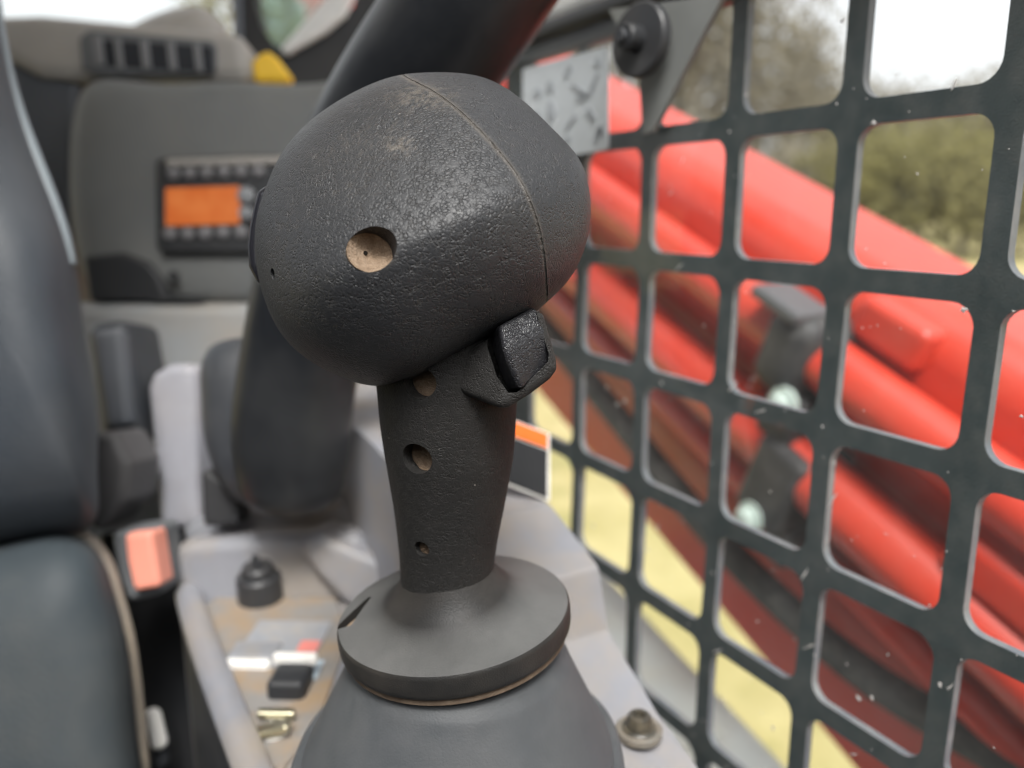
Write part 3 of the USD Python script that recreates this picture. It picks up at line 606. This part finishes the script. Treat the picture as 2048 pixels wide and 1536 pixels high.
# ------------------------------------------------------------------ side console
ZC = BB[2]-.018
con = thing('side_console', 'light grey moulded side console around the joystick boot, dusty and stained', 'console', (BB[0], BB[1]+.1, ZC-.2))
CXR = .172
prof = [(-.25, -.26), (.174, -.26+.0)]
st_px = [(1398, 1540), (1312, 1424), (1300, 1402), (1216, 1262), (1197, 1134), (1102, 1012)]
stp = [at_x(a, b, CXR) for a, b in st_px]
pts2 = [(-.1, EYE[2]-.40), (-.1, stp[0][2]-.004)] + [(p[1], p[2]) for p in stp] + [(stp[-1][1]+.10, stp[-1][2]+.012), (.62, stp[-1][2]+.012), (.62, EYE[2]-.40)]
pg = Polygon(pts2).buffer(-.004).buffer(.004).buffer(.003).buffer(-.003)
XL = .124
obj('step_trim', extrude_world(pg, (XL, 0, 0), np.array([0, 1., 0]), np.array([0, 0, 1.]), np.array([1., 0, 0]), CXR-XL), console_m, con, smooth=40)
# flat floor of the console to the left of the boot
ZP = at_h(560, 1300, .36)[2]
def at_zp(x, y): return at_z(x, y, ZP)
topo = [at_z(*p, ZP-.004) for p in [(372, 1170), (700, 1120), (1050, 1150), (1050, 1700), (560, 1700), (508, 1540)]]
obj('top', hull_balls(np.vstack([topo, np.array(topo)-[0, 0, .12]]), .004), console_m, con)
# raised lip on the left, back wall and the ledge that carries the arm pad
lip = [at_z(*p, ZP+.004) for p in [(378, 1190), (412, 1300), (458, 1420), (525, 1590)]]
obj('lip', tube(lip, .0066, 20, 20, True), console_m, con, smooth=60)
DBK = to_px(at_zp(520, 1205))[2]
obj('back_step', rprism([(352, 1095), (380, 1076), (600, 1066), (720, 1062), (800, 1190), (690, 1200), (520, 1212), (372, 1222)], DBK, DBK+.14, .007), console_m, con)
obj('ledge', rprism([(350, 1056), (420, 1020), (700, 1000), (1010, 1000), (1010, 1100), (640, 1090), (370, 1090)], DBK+.03, DBK+.2, .008), console_m, con)
obj('tray_wall', rprism([(585, 1074), (640, 1060), (820, 1138), (840, 1210), (700, 1210), (640, 1150)], DBK-.008, DBK+.05, .006), console_m, con)
obj('stay', rprism([(692, 955), (712, 948), (722, 1040), (702, 1050)], DBK+.02, DBK+.05, .003), dark_mid, con)
obj('small_knob', lathe([(0, 0), (.009, 0), (.009, .010), (.007, .012), (0, .012)], at_d(755, 985, DBK+.03), (0, 0, 1), 24), black_m, con)
obj('rear_pillar', rprism([(985, 1010), (1062, 1000), (1100, 1040), (1100, 1160), (985, 1160)], .36, .42, .008), console_m, con)
obj('rear_wall', rprism([(-60, 603), (520, 606), (760, 660), (880, 700), (880, 1130), (-60, 1130)], .575, .63, .012), plastic('pale_blue_grey_trim', (.27, .285, .295), .5, (.34, .27, .19), .5, 12), con)
obj('post', rprism([(302, 775), (312, 748), (345, 729), (385, 727), (398, 745), (401, 900), (405, 1040), (372, 1056), (327, 1050), (313, 900)], DBK+.055, DBK+.10, .006), plastic('pale_lilac_grey_post', (.29, .29, .32), .45, (.33, .27, .2), .25, 25), con)
# stained switch plate
swp = [at_zp(*p) for p in [(408, 1225), (470, 1180), (600, 1140), (648, 1135), (690, 1280), (640, 1420), (610, 1480), (560, 1540), (530, 1525)]]
obj('switch_plate', hull_balls(np.vstack([np.array(swp)+[0, 0, .0005], np.array(swp)-[0, 0, .004]]), .0018), console_dirty, con)
bcon = at_x(1278, 1458, CXR-.012)
obj('bolt', cat3([lathe([(0, -.002), (.0062, -.002), (.0062, .0006), (.0055, .0012), (0, .0012)], bcon, (0, 0, 1), 32), lathe([(0, 0), (.0043, 0), (.0043, .0046), (.0036, .0056), (.0022, .0056), (.0022, .0035), (0, .0035)], bcon, (0, 0, 1), 32)]), plastic('dull_yellow_steel_bolt', (.035, .032, .025), .4, (.2, .16, .1), .4, 200), con)
obj('bolt_seat', lathe([(.0062, -.002), (.0080, -.002), (.0082, .0002), (.0076, .0008), (.0062, .0005)], bcon, (0, 0, 1), 40), plastic('greasy_grey', (.14, .13, .11), .6, (.2, .15, .1), .5, 100), con)

# knob, toggles, small parts on the plate
def on_plate(x, y, z=0.0): return at_z(x, y, ZP+z)
kb = thing('rotary_knob', 'black rotary knob standing at the far end of the dirty switch plate', 'knob', on_plate(522, 1215))
kbc = on_plate(523, 1205)
obj('base', lathe([(0, 0), (.0112, 0), (.0116, .004), (.0112, .0150), (.0100, .0165), (0, .0165)], kbc, (-.05, -.05, 1), 40), smooth_black, kb)
obj('cap', lathe([(0, .0165), (.0082, .0165), (.0082, .0200), (.0070, .0215), (0, .0215)], kbc, (-.05, -.05, 1), 40), smooth_black, kb)
obj('pointer', rbox(kbc+np.array([-.001, -.001, .0225]), (.003, .013, .005), .001), black_m, kb)
sw = thing('rocker_switch', 'black rocker switch with white upper edge beside the joystick boot', 'switch', on_plate(582, 1395))
s0 = on_plate(583, 1385); yz = np.array([[.80, .45, .40], [-.5, .86, 0], [0, 0, 1]]); a1 = np.array([.86, -.5, 0]); a2 = np.array([.5, .86, 0])
obj('body', rbox(s0+[0, 0, .004], (.016, .018, .012), .003, ax=np.array([a1, a2, [0, 0, 1]])), black_m, sw)
obj('white_edge', rbox(s0+a2*.008+[0, 0, .011], (.019, .004, .005), .0015, ax=np.array([a1, a2, [0, 0, 1]])), white_m, sw)
sw2 = thing('rocker_switch', 'low grey rocker switch left of the black one on the dirty plate', 'switch', on_plate(510, 1330))
s1 = on_plate(512, 1318); obj('body', rbox(s1+[0, 0, .002], (.022, .014, .007), .002, ax=np.array([a1, a2, [0, 0, 1]])), plastic('mid_grey_switch', (.2, .205, .22), .5, (.3, .24, .16), .4, 60), sw2)
obj('pale_edge', rbox(s1-a2*.010+[0, 0, .003], (.020, .0045, .005), .0015, ax=np.array([a1, a2, [0, 0, 1]])), white_m, sw2)
lb = thing('switch_label', 'small faded label with a red patch above the black rocker switch', 'label', on_plate(590, 1300))
L0 = on_plate(585, 1300, .0029); ax3 = np.array([a1, a2, [0, 0, 1]])
obj('grey_field', rbox(L0-a1*.006+a2*.006, (.036, .040, .0014), .0005, ax=ax3), plastic('faded_grey_label', (.24, .25, .27), .6, (.4, .33, .24), .5, 90), lb)
obj('red_patch', rbox(L0+a1*.007+a2*.002+[0, 0, .0009], (.009, .009, .0009), .0003, ax=ax3), plastic('faded_red_print', (.62, .2, .17), .6), lb)
obj('blue_patch', rbox(L0+a1*.012-a2*.016+[0, 0, .0002], (.010, .014, .0012), .0004, ax=ax3), plastic('faded_blue_print', (.42, .50, .56), .6), lb)
key = thing('brass_key', 'shiny yellowish key lying at the near end of the switch plate', 'key', on_plate(545, 1440))
shiny = M('polished_brass', {'p': ('principled_bsdf', dict(base_color=(.93, .87, .62), metallic=1.0, roughness=0.22))}, [])
k0 = on_plate(548, 1445, .006)
obj('bow', rbox(k0-a2*.004, (.016, .007, .003), .0013, ax=np.array([a1*.95+[0, 0, .3], a2, [0, 0, 1]])), shiny, key)
obj('blade', rbox(k0+a2*.006-a1*.001, (.015, .004, .003), .0012, ax=np.array([a1, a2, [0, 0, 1]])), shiny, key)
obj('collar', lathe([(0, -.006), (.006, -.006), (.006, -.003), (0, -.003)], k0, (0, 0, 1), 24), white_m, key)

# decal on the lower window edge
dc = thing('warning_decal', 'small upright warning decal with orange header and black field right of the grip', 'decal', at_d(1060, 1000, .36))
DD = .352
obj('backing', rprism([(960, 815), (1100, 868), (1100, 1004), (960, 950)], DD, DD+.004, .0006, False), white_m, dc)
obj('header', rprism([(965, 818), (1095, 868), (1095, 897), (965, 850)], DD-.0007, DD+.001, .0003, False), orange_m, dc)
obj('picture_field', rprism([(965, 853), (1095, 901), (1094, 996), (965, 944)], DD-.0006, DD+.001, .0003, False), black_m, dc)

# ------------------------------------------------------------------ arm pad (raised grip bar), seat, buckle
path = [(1120, -260, .300), (1010, -120, .305), (925, 20, .315), (843, 140, .33), (762, 270, .35), (692, 405, .37), (640, 550, .385), (606, 700, .395), (588, 815, .40), (583, 890, .402), (584, 950, .404)]
P = np.array([at_d(a, b, d) for a, b, d in path])
pad = thing('padded_arm_bar', 'thick black padded arm bar slanting up behind the joystick head', 'arm bar', P[-1])
rad = [.0285, .0285, .0282, .0285, .029, .029, .0287, .0285, .0285, .0282, .026]
obj('padding', tube(P, rad, 48, 70, True), arm_pad_m, pad, smooth=60)
# moulding seam along the right side of the padding
s = np.r_[0, np.cumsum(np.linalg.norm(np.diff(P, axis=0), axis=1))]; PS = CubicSpline(s, P)(np.linspace(0, s[-1]*.55, 40)); TT = np.gradient(PS, axis=0); TT /= np.linalg.norm(TT, axis=1, keepdims=True)
side = np.cross(TT, -FW); side /= np.linalg.norm(side, axis=1, keepdims=True); side *= np.sign(side@RT)[:, None]
obj('seam', tube(PS+side*.0285*.80-FW*.0285*.585, .0006, 8), arm_pad_m, pad, smooth=60)
obj('hinge_cover', puff([(500, 676), (450, 680), (420, 694), (404, 724), (402, 790), (408, 870), (430, 945), (470, 1000), (530, 1015), (580, 900), (560, 720)], (490, 830), .425, .02, 3, n=90, m=30), dark_mid, pad, smooth=60)

obj('pad_gap_shadow', rprism([(404, 925), (480, 990), (480, 1050), (409, 1052)], .428, .45, .003), black_m, pad)  # black block painting the shadow between post and arm bar
seat = thing('operator_seat', 'dark slate vinyl seat with tall bolstered backrest and piped cushion at left', 'seat', at_d(40, 1500, .45))
sb = [(-700, -500), (-60, -260), (-12, -60), (6, 60), (32, 180), (72, 300), (122, 430), (150, 530), (167, 650), (184, 760), (196, 870), (196, 960), (186, 1050), (100, 1075), (0, 1092), (-300, 1120), (-700, 1100), (-900, 300)]
obj('backrest', puff(sb, (-60, 560), .40, .075, 2.6, .05, n=200, m=60), seat_m, seat, smooth=60)
edge = [(-8, -60), (12, 70), (38, 185), (78, 300), (126, 425), (152, 530)]
obj('edge_piping', tube([at_d(a-16, b, .372) for a, b in edge], .0035, 14, 40), plastic('grey_blue_piping', (.17, .195, .21), .4), seat, smooth=60)
sc = [(-500, 1115), (-200, 1100), (0, 1086), (80, 1068), (150, 1070), (196, 1104), (228, 1180), (252, 1270), (268, 1380), (280, 1500), (288, 1700), (200, 1800), (-500, 1800), (-700, 1400)]
obj('cushion', puff(sc, (-20, 1400), .40, .06, 3.0, .05, n=200, m=60), cushion_m, seat, smooth=60)
ed = [(-200, 1102), (0, 1088), (80, 1069), (150, 1070), (196, 1104), (227, 1180), (251, 1270), (267, 1380), (279, 1500), (287, 1680)]
obj('cushion_piping', tube([at_d(a-5, b+4, .392) for a, b in ed], .0052, 14, 70), piping_m, seat, smooth=60)
obj('side_trim', rprism([(196, 862), (240, 862), (272, 925), (262, 1000), (200, 1075), (180, 1075), (190, 900)], .43, .47, .006), plastic('taupe_plastic', (.065, .063, .064), .55), seat)

bk = thing('seat_belt_buckle', 'seat belt buckle with bright red press button beside the seat cushion', 'buckle', at_d(285, 1200, .42))
obj('shell', rprism([(226, 1062), (318, 1050), (330, 1185), (262, 1202), (240, 1150)], .40, .43, .004), buckle_grey, bk)
obj('press_button', rprism([(252, 1066), (308, 1060), (326, 1172), (272, 1182), (258, 1120)], .394, .412, .003), buckle_red, bk)
rt_ = thing('belt_retractor', 'dark grey belt retractor housing between backrest and pale post', 'retractor', at_d(235, 880, .50))
obj('housing', rprism([(180, 648), (262, 640), (284, 760), (300, 885), (215, 882)], .48, .53, .008), dark_mid, rt_)
obj('cover', rprism([(186, 662), (248, 655), (270, 850), (218, 860)], .474, .49, .005), panel_dark, rt_)
obj('webbing_slot', rprism([(266, 880), (300, 885), (304, 1000), (268, 1010)], .49, .50, .003), black_m, rt_)
obj('screw', lathe([(0, 0), (.0045, 0), (.004, .002), (0, .0025)], at_d(285, 955, .485), -FW, 20), zinc_m, rt_)
fl2 = thing('cab_floor', 'dark cab floor and black sheets painting the shadowed gap between seat and console', 'floor', (-.1, .3, EYE[2]-.5))
obj('floor_sheet', rbox((-.28, .2, EYE[2]-.52), (1.05, 1.5, .02), .004), black_m, fl2)  # mostly out of view, sized to block light coming up from below
obj('gap_shade', rprism([(200, 1060), (345, 1060), (370, 1200), (520, 1700), (280, 1700), (262, 1300)], .47, .50, .004), black_m, fl2)  # black sheet painting the shade in the gap beside the seat
obj('gap_shade_side', trimesh.Trimesh(np.vstack([lip-np.array([.004, 0, .004]), np.array(lip)-[.004, 0, .3]]), [[0, 1, 5], [0, 5, 4], [1, 2, 6], [1, 6, 5], [2, 3, 7], [2, 7, 6]]), black_m, fl2, smooth=False)  # left side of the console, black to paint the shaded gap
cp = thing('anchor_cap', 'small white cap in the dark gap beside the seat cushion', 'cap', at_d(312, 1460, .42))
obj('cap', hull_balls([at_d(306, 1432, .425), at_d(318, 1482, .425)], .0042), white_m, cp)
obj('stud', hull_balls([at_d(318, 1500, .43), at_d(322, 1520, .43)], .004), dark_mid, cp)

# ------------------------------------------------------------------ rear of the cab: panel, radio, vent, corner window
pn = thing('rear_panel', 'dusty grey rear corner panel with the radio set into it', 'panel', at_d(350, 600, .62))
PD = .61
obj('panel_body', puff([(170, 176), (300, 166), (450, 164), (620, 168), (800, 172), (860, 300), (860, 560), (780, 606), (620, 606), (450, 606), (300, 604), (200, 596), (165, 540), (142, 420), (140, 320), (148, 230)], (430, 400), PD, .030, 5.5, .03, n=200, m=50), panel_m, pn, smooth=60)
obj('lower_trim', cat3([rprism([(168, 512), (250, 504), (300, 522), (330, 560), (344, 604), (182, 604)], PD-.034, PD, .004, False), rprism([(300, 592), (520, 598), (520, 607), (300, 605)], PD-.034, PD, .002, False)]), black_m, pn)
obj('screw_hole', lathe([(0, 0), (.0042, 0), (.0035, .0015), (0, .0015)], at_d(347, 553, PD-.0345), -FW, 20), black_m, pn)
obj('left_trim', rprism([(-80, 90), (20, 120), (175, 160), (150, 260), (140, 360), (150, 620), (60, 620)], .63, .68, .01), panel_dark, pn)
rd = thing('radio', 'black cab radio with glowing orange display and small round buttons', 'radio', at_d(420, 510, PD))
RD = PD-.034
obj('surround', rprism([(312, 318), (345, 314), (640, 306), (640, 512), (345, 512), (314, 500)], RD, RD+.03, .006), smooth_black, rd)
obj('top_lip', rprism([(330, 318), (640, 310), (640, 328), (335, 334)], RD-.004, RD+.004, .0022), duct_m, rd)
obj('fascia', rprism([(322, 336), (640, 330), (640, 506), (322, 506)], RD-.0025, RD+.01, .002), black_m, rd)
obj('display', rprism([(331, 376), (480, 372), (480, 448), (331, 452)], RD-.0037, RD+.003, .0012), lit_m, rd, label='glowing orange display of the radio')
btn = plastic('grey_radio_button', (.16, .155, .16), .45)
for x, y in [(348, 347), (380, 346), (414, 345), (448, 344), (482, 343), (517, 342), (340, 467), (376, 467), (411, 466), (446, 465), (482, 464)]:
    obj('button', lathe([(0, 0), (.0044, 0), (.0042, .002), (.003, .0026), (0, .0026)], at_d(x, y, RD-.0026), -FW, 20), btn, rd)
for x, y, r in [(494, 392, .006), (494, 428, .005)]:
    obj('knob', lathe([(0, 0), (r, 0), (r*.95, .004), (r*.7, .005), (0, .005)], at_d(x, y, RD-.0026), -FW, 24), plastic('pale_grey_knob', (.2, .21, .22), .35), rd)

vt = thing('air_vent', 'beige-grey vent housing with four upright slats below the rear glass', 'air vent', at_d(320, 160, .66))
VD = .62
obj('housing', cat3([rprism([(-30, 40), (90, 36), (240, 54), (468, 72), (490, 78), (502, 110), (508, 166), (180, 166), (90, 160), (0, 110)], VD, VD+.12, .010), ]), duct_m, vt)
obj('duct_hump', puff([(255, 60), (285, 40), (330, 22), (375, 12), (412, 16), (440, 40), (458, 66), (440, 90), (330, 84)], (360, 55), VD+.05, .03, 2.6, n=90, m=30), duct_m, vt, smooth=60)
obj('bezel', rprism([(160, 78), (180, 60), (424, 82), (434, 92), (434, 140), (424, 150), (190, 152), (166, 140)], VD-.003, VD+.004, .003), plastic('dark_bezel', (.10, .105, .11), .5), vt)
obj('cavity_shade', rprism([(205, 80), (420, 92), (428, 100), (428, 140), (420, 145), (212, 134)], VD-.0036, VD+.003, .001), plastic('vent_shadow', (.006, .008, .013), .6), vt)  # solid block, shade inside the vent openings painted near-black
slat_m = plastic('grey_slat', (.17, .17, .175), .5)
obj('ledge', rprism([(95, 157), (620, 158), (620, 168), (110, 168)], VD-.012, VD+.02, .003), duct_m, vt)
for x0, x1, y0, y1 in [(186, 206, 66, 132), (230, 244, 72, 138), (281, 299, 76, 140), (335, 351, 78, 143), (388, 403, 82, 146)]:
    obj('slat', rprism([(x0-2, y0+4), (x1-4, y0+5), (x1+3, y1-2), (x0+5, y1-3)], VD-.006, VD-.001, .0010), slat_m, vt)
tg = thing('yellow_tag', 'bright yellow plastic tag at the right end of the vent housing', 'tag', at_d(545, 160, .66))
obj('tag', rprism([(505, 128), (518, 112), (536, 104), (556, 118), (582, 152), (578, 164), (510, 165)], .63, .645, .004), yellow_m, tg)
cw = thing('rear_corner_window', 'small green tinted rear corner window in a black frame behind the arm bar', 'window', at_d(600, 160, .80))
KD = .78
fr = Polygon([(440, -200), (800, -200), (800, 172), (480, 172), (470, 60)]).difference(Polygon([(522, -190), (516, 0), (528, 50), (556, 88), (572, 92), (640, 66), (700, 10), (760, -190)]).buffer(6))
obj('frame', plate(fr, KD, .02), black_m, cw, smooth=False)
obj('pane', plate(Polygon([(500, -195), (505, 110), (640, 110), (780, -195)]), KD+.022, .003), green_glass, cw, smooth=False)
obj('pale_bar', rprism([(648, 0), (735, -60), (690, 30), (650, 64), (572, 108), (560, 100), (575, 92), (640, 62)], KD-.012, KD-.002, .003), plastic('pale_bar', (.62, .63, .63), .5), cw)
obj('grey_strip', rprism([(463, -80), (478, -80), (484, 80), (468, 80)], KD-.008, KD-.001, .002), plastic('strip_grey', (.10, .11, .13), .4), cw)
rw = thing('rear_window', 'rear cab window glass above the vent housing, bright with sky', 'window', at_d(150, 40, .9))
obj('pane', plate(Polygon([(-500, -500), (450, -500), (450, 80), (-500, 80)]), .86, .004), clear_glass, rw, smooth=False)

# ------------------------------------------------------------------ unseen cab panels that block light above, beside and in front
cab = thing('unseen_cab_shell', 'unseen cab panels above, beside and in front that shade the operator space', 'cab', (-.3, .2, EYE[2]+.5))
obj('unseen_roof', rbox((-.33, .60, EYE[2]+.60), (1.25, .80, .03), .01), headliner_m, cab)  # out of view, kept short so light from above reaches the joystick
obj('unseen_far_wall', rbox((-.93, .25, EYE[2]-.06), (.03, 1.5, 1.30), .01), dark_mid, cab)  # out of view, raised to cut light from the far side
obj('unseen_front_blocker', rbox((-.33, -.46, EYE[2]-.22), (1.2, .03, 1.16), .01), dark_mid, cab)  # unseen opaque panel, placed to block light from the front
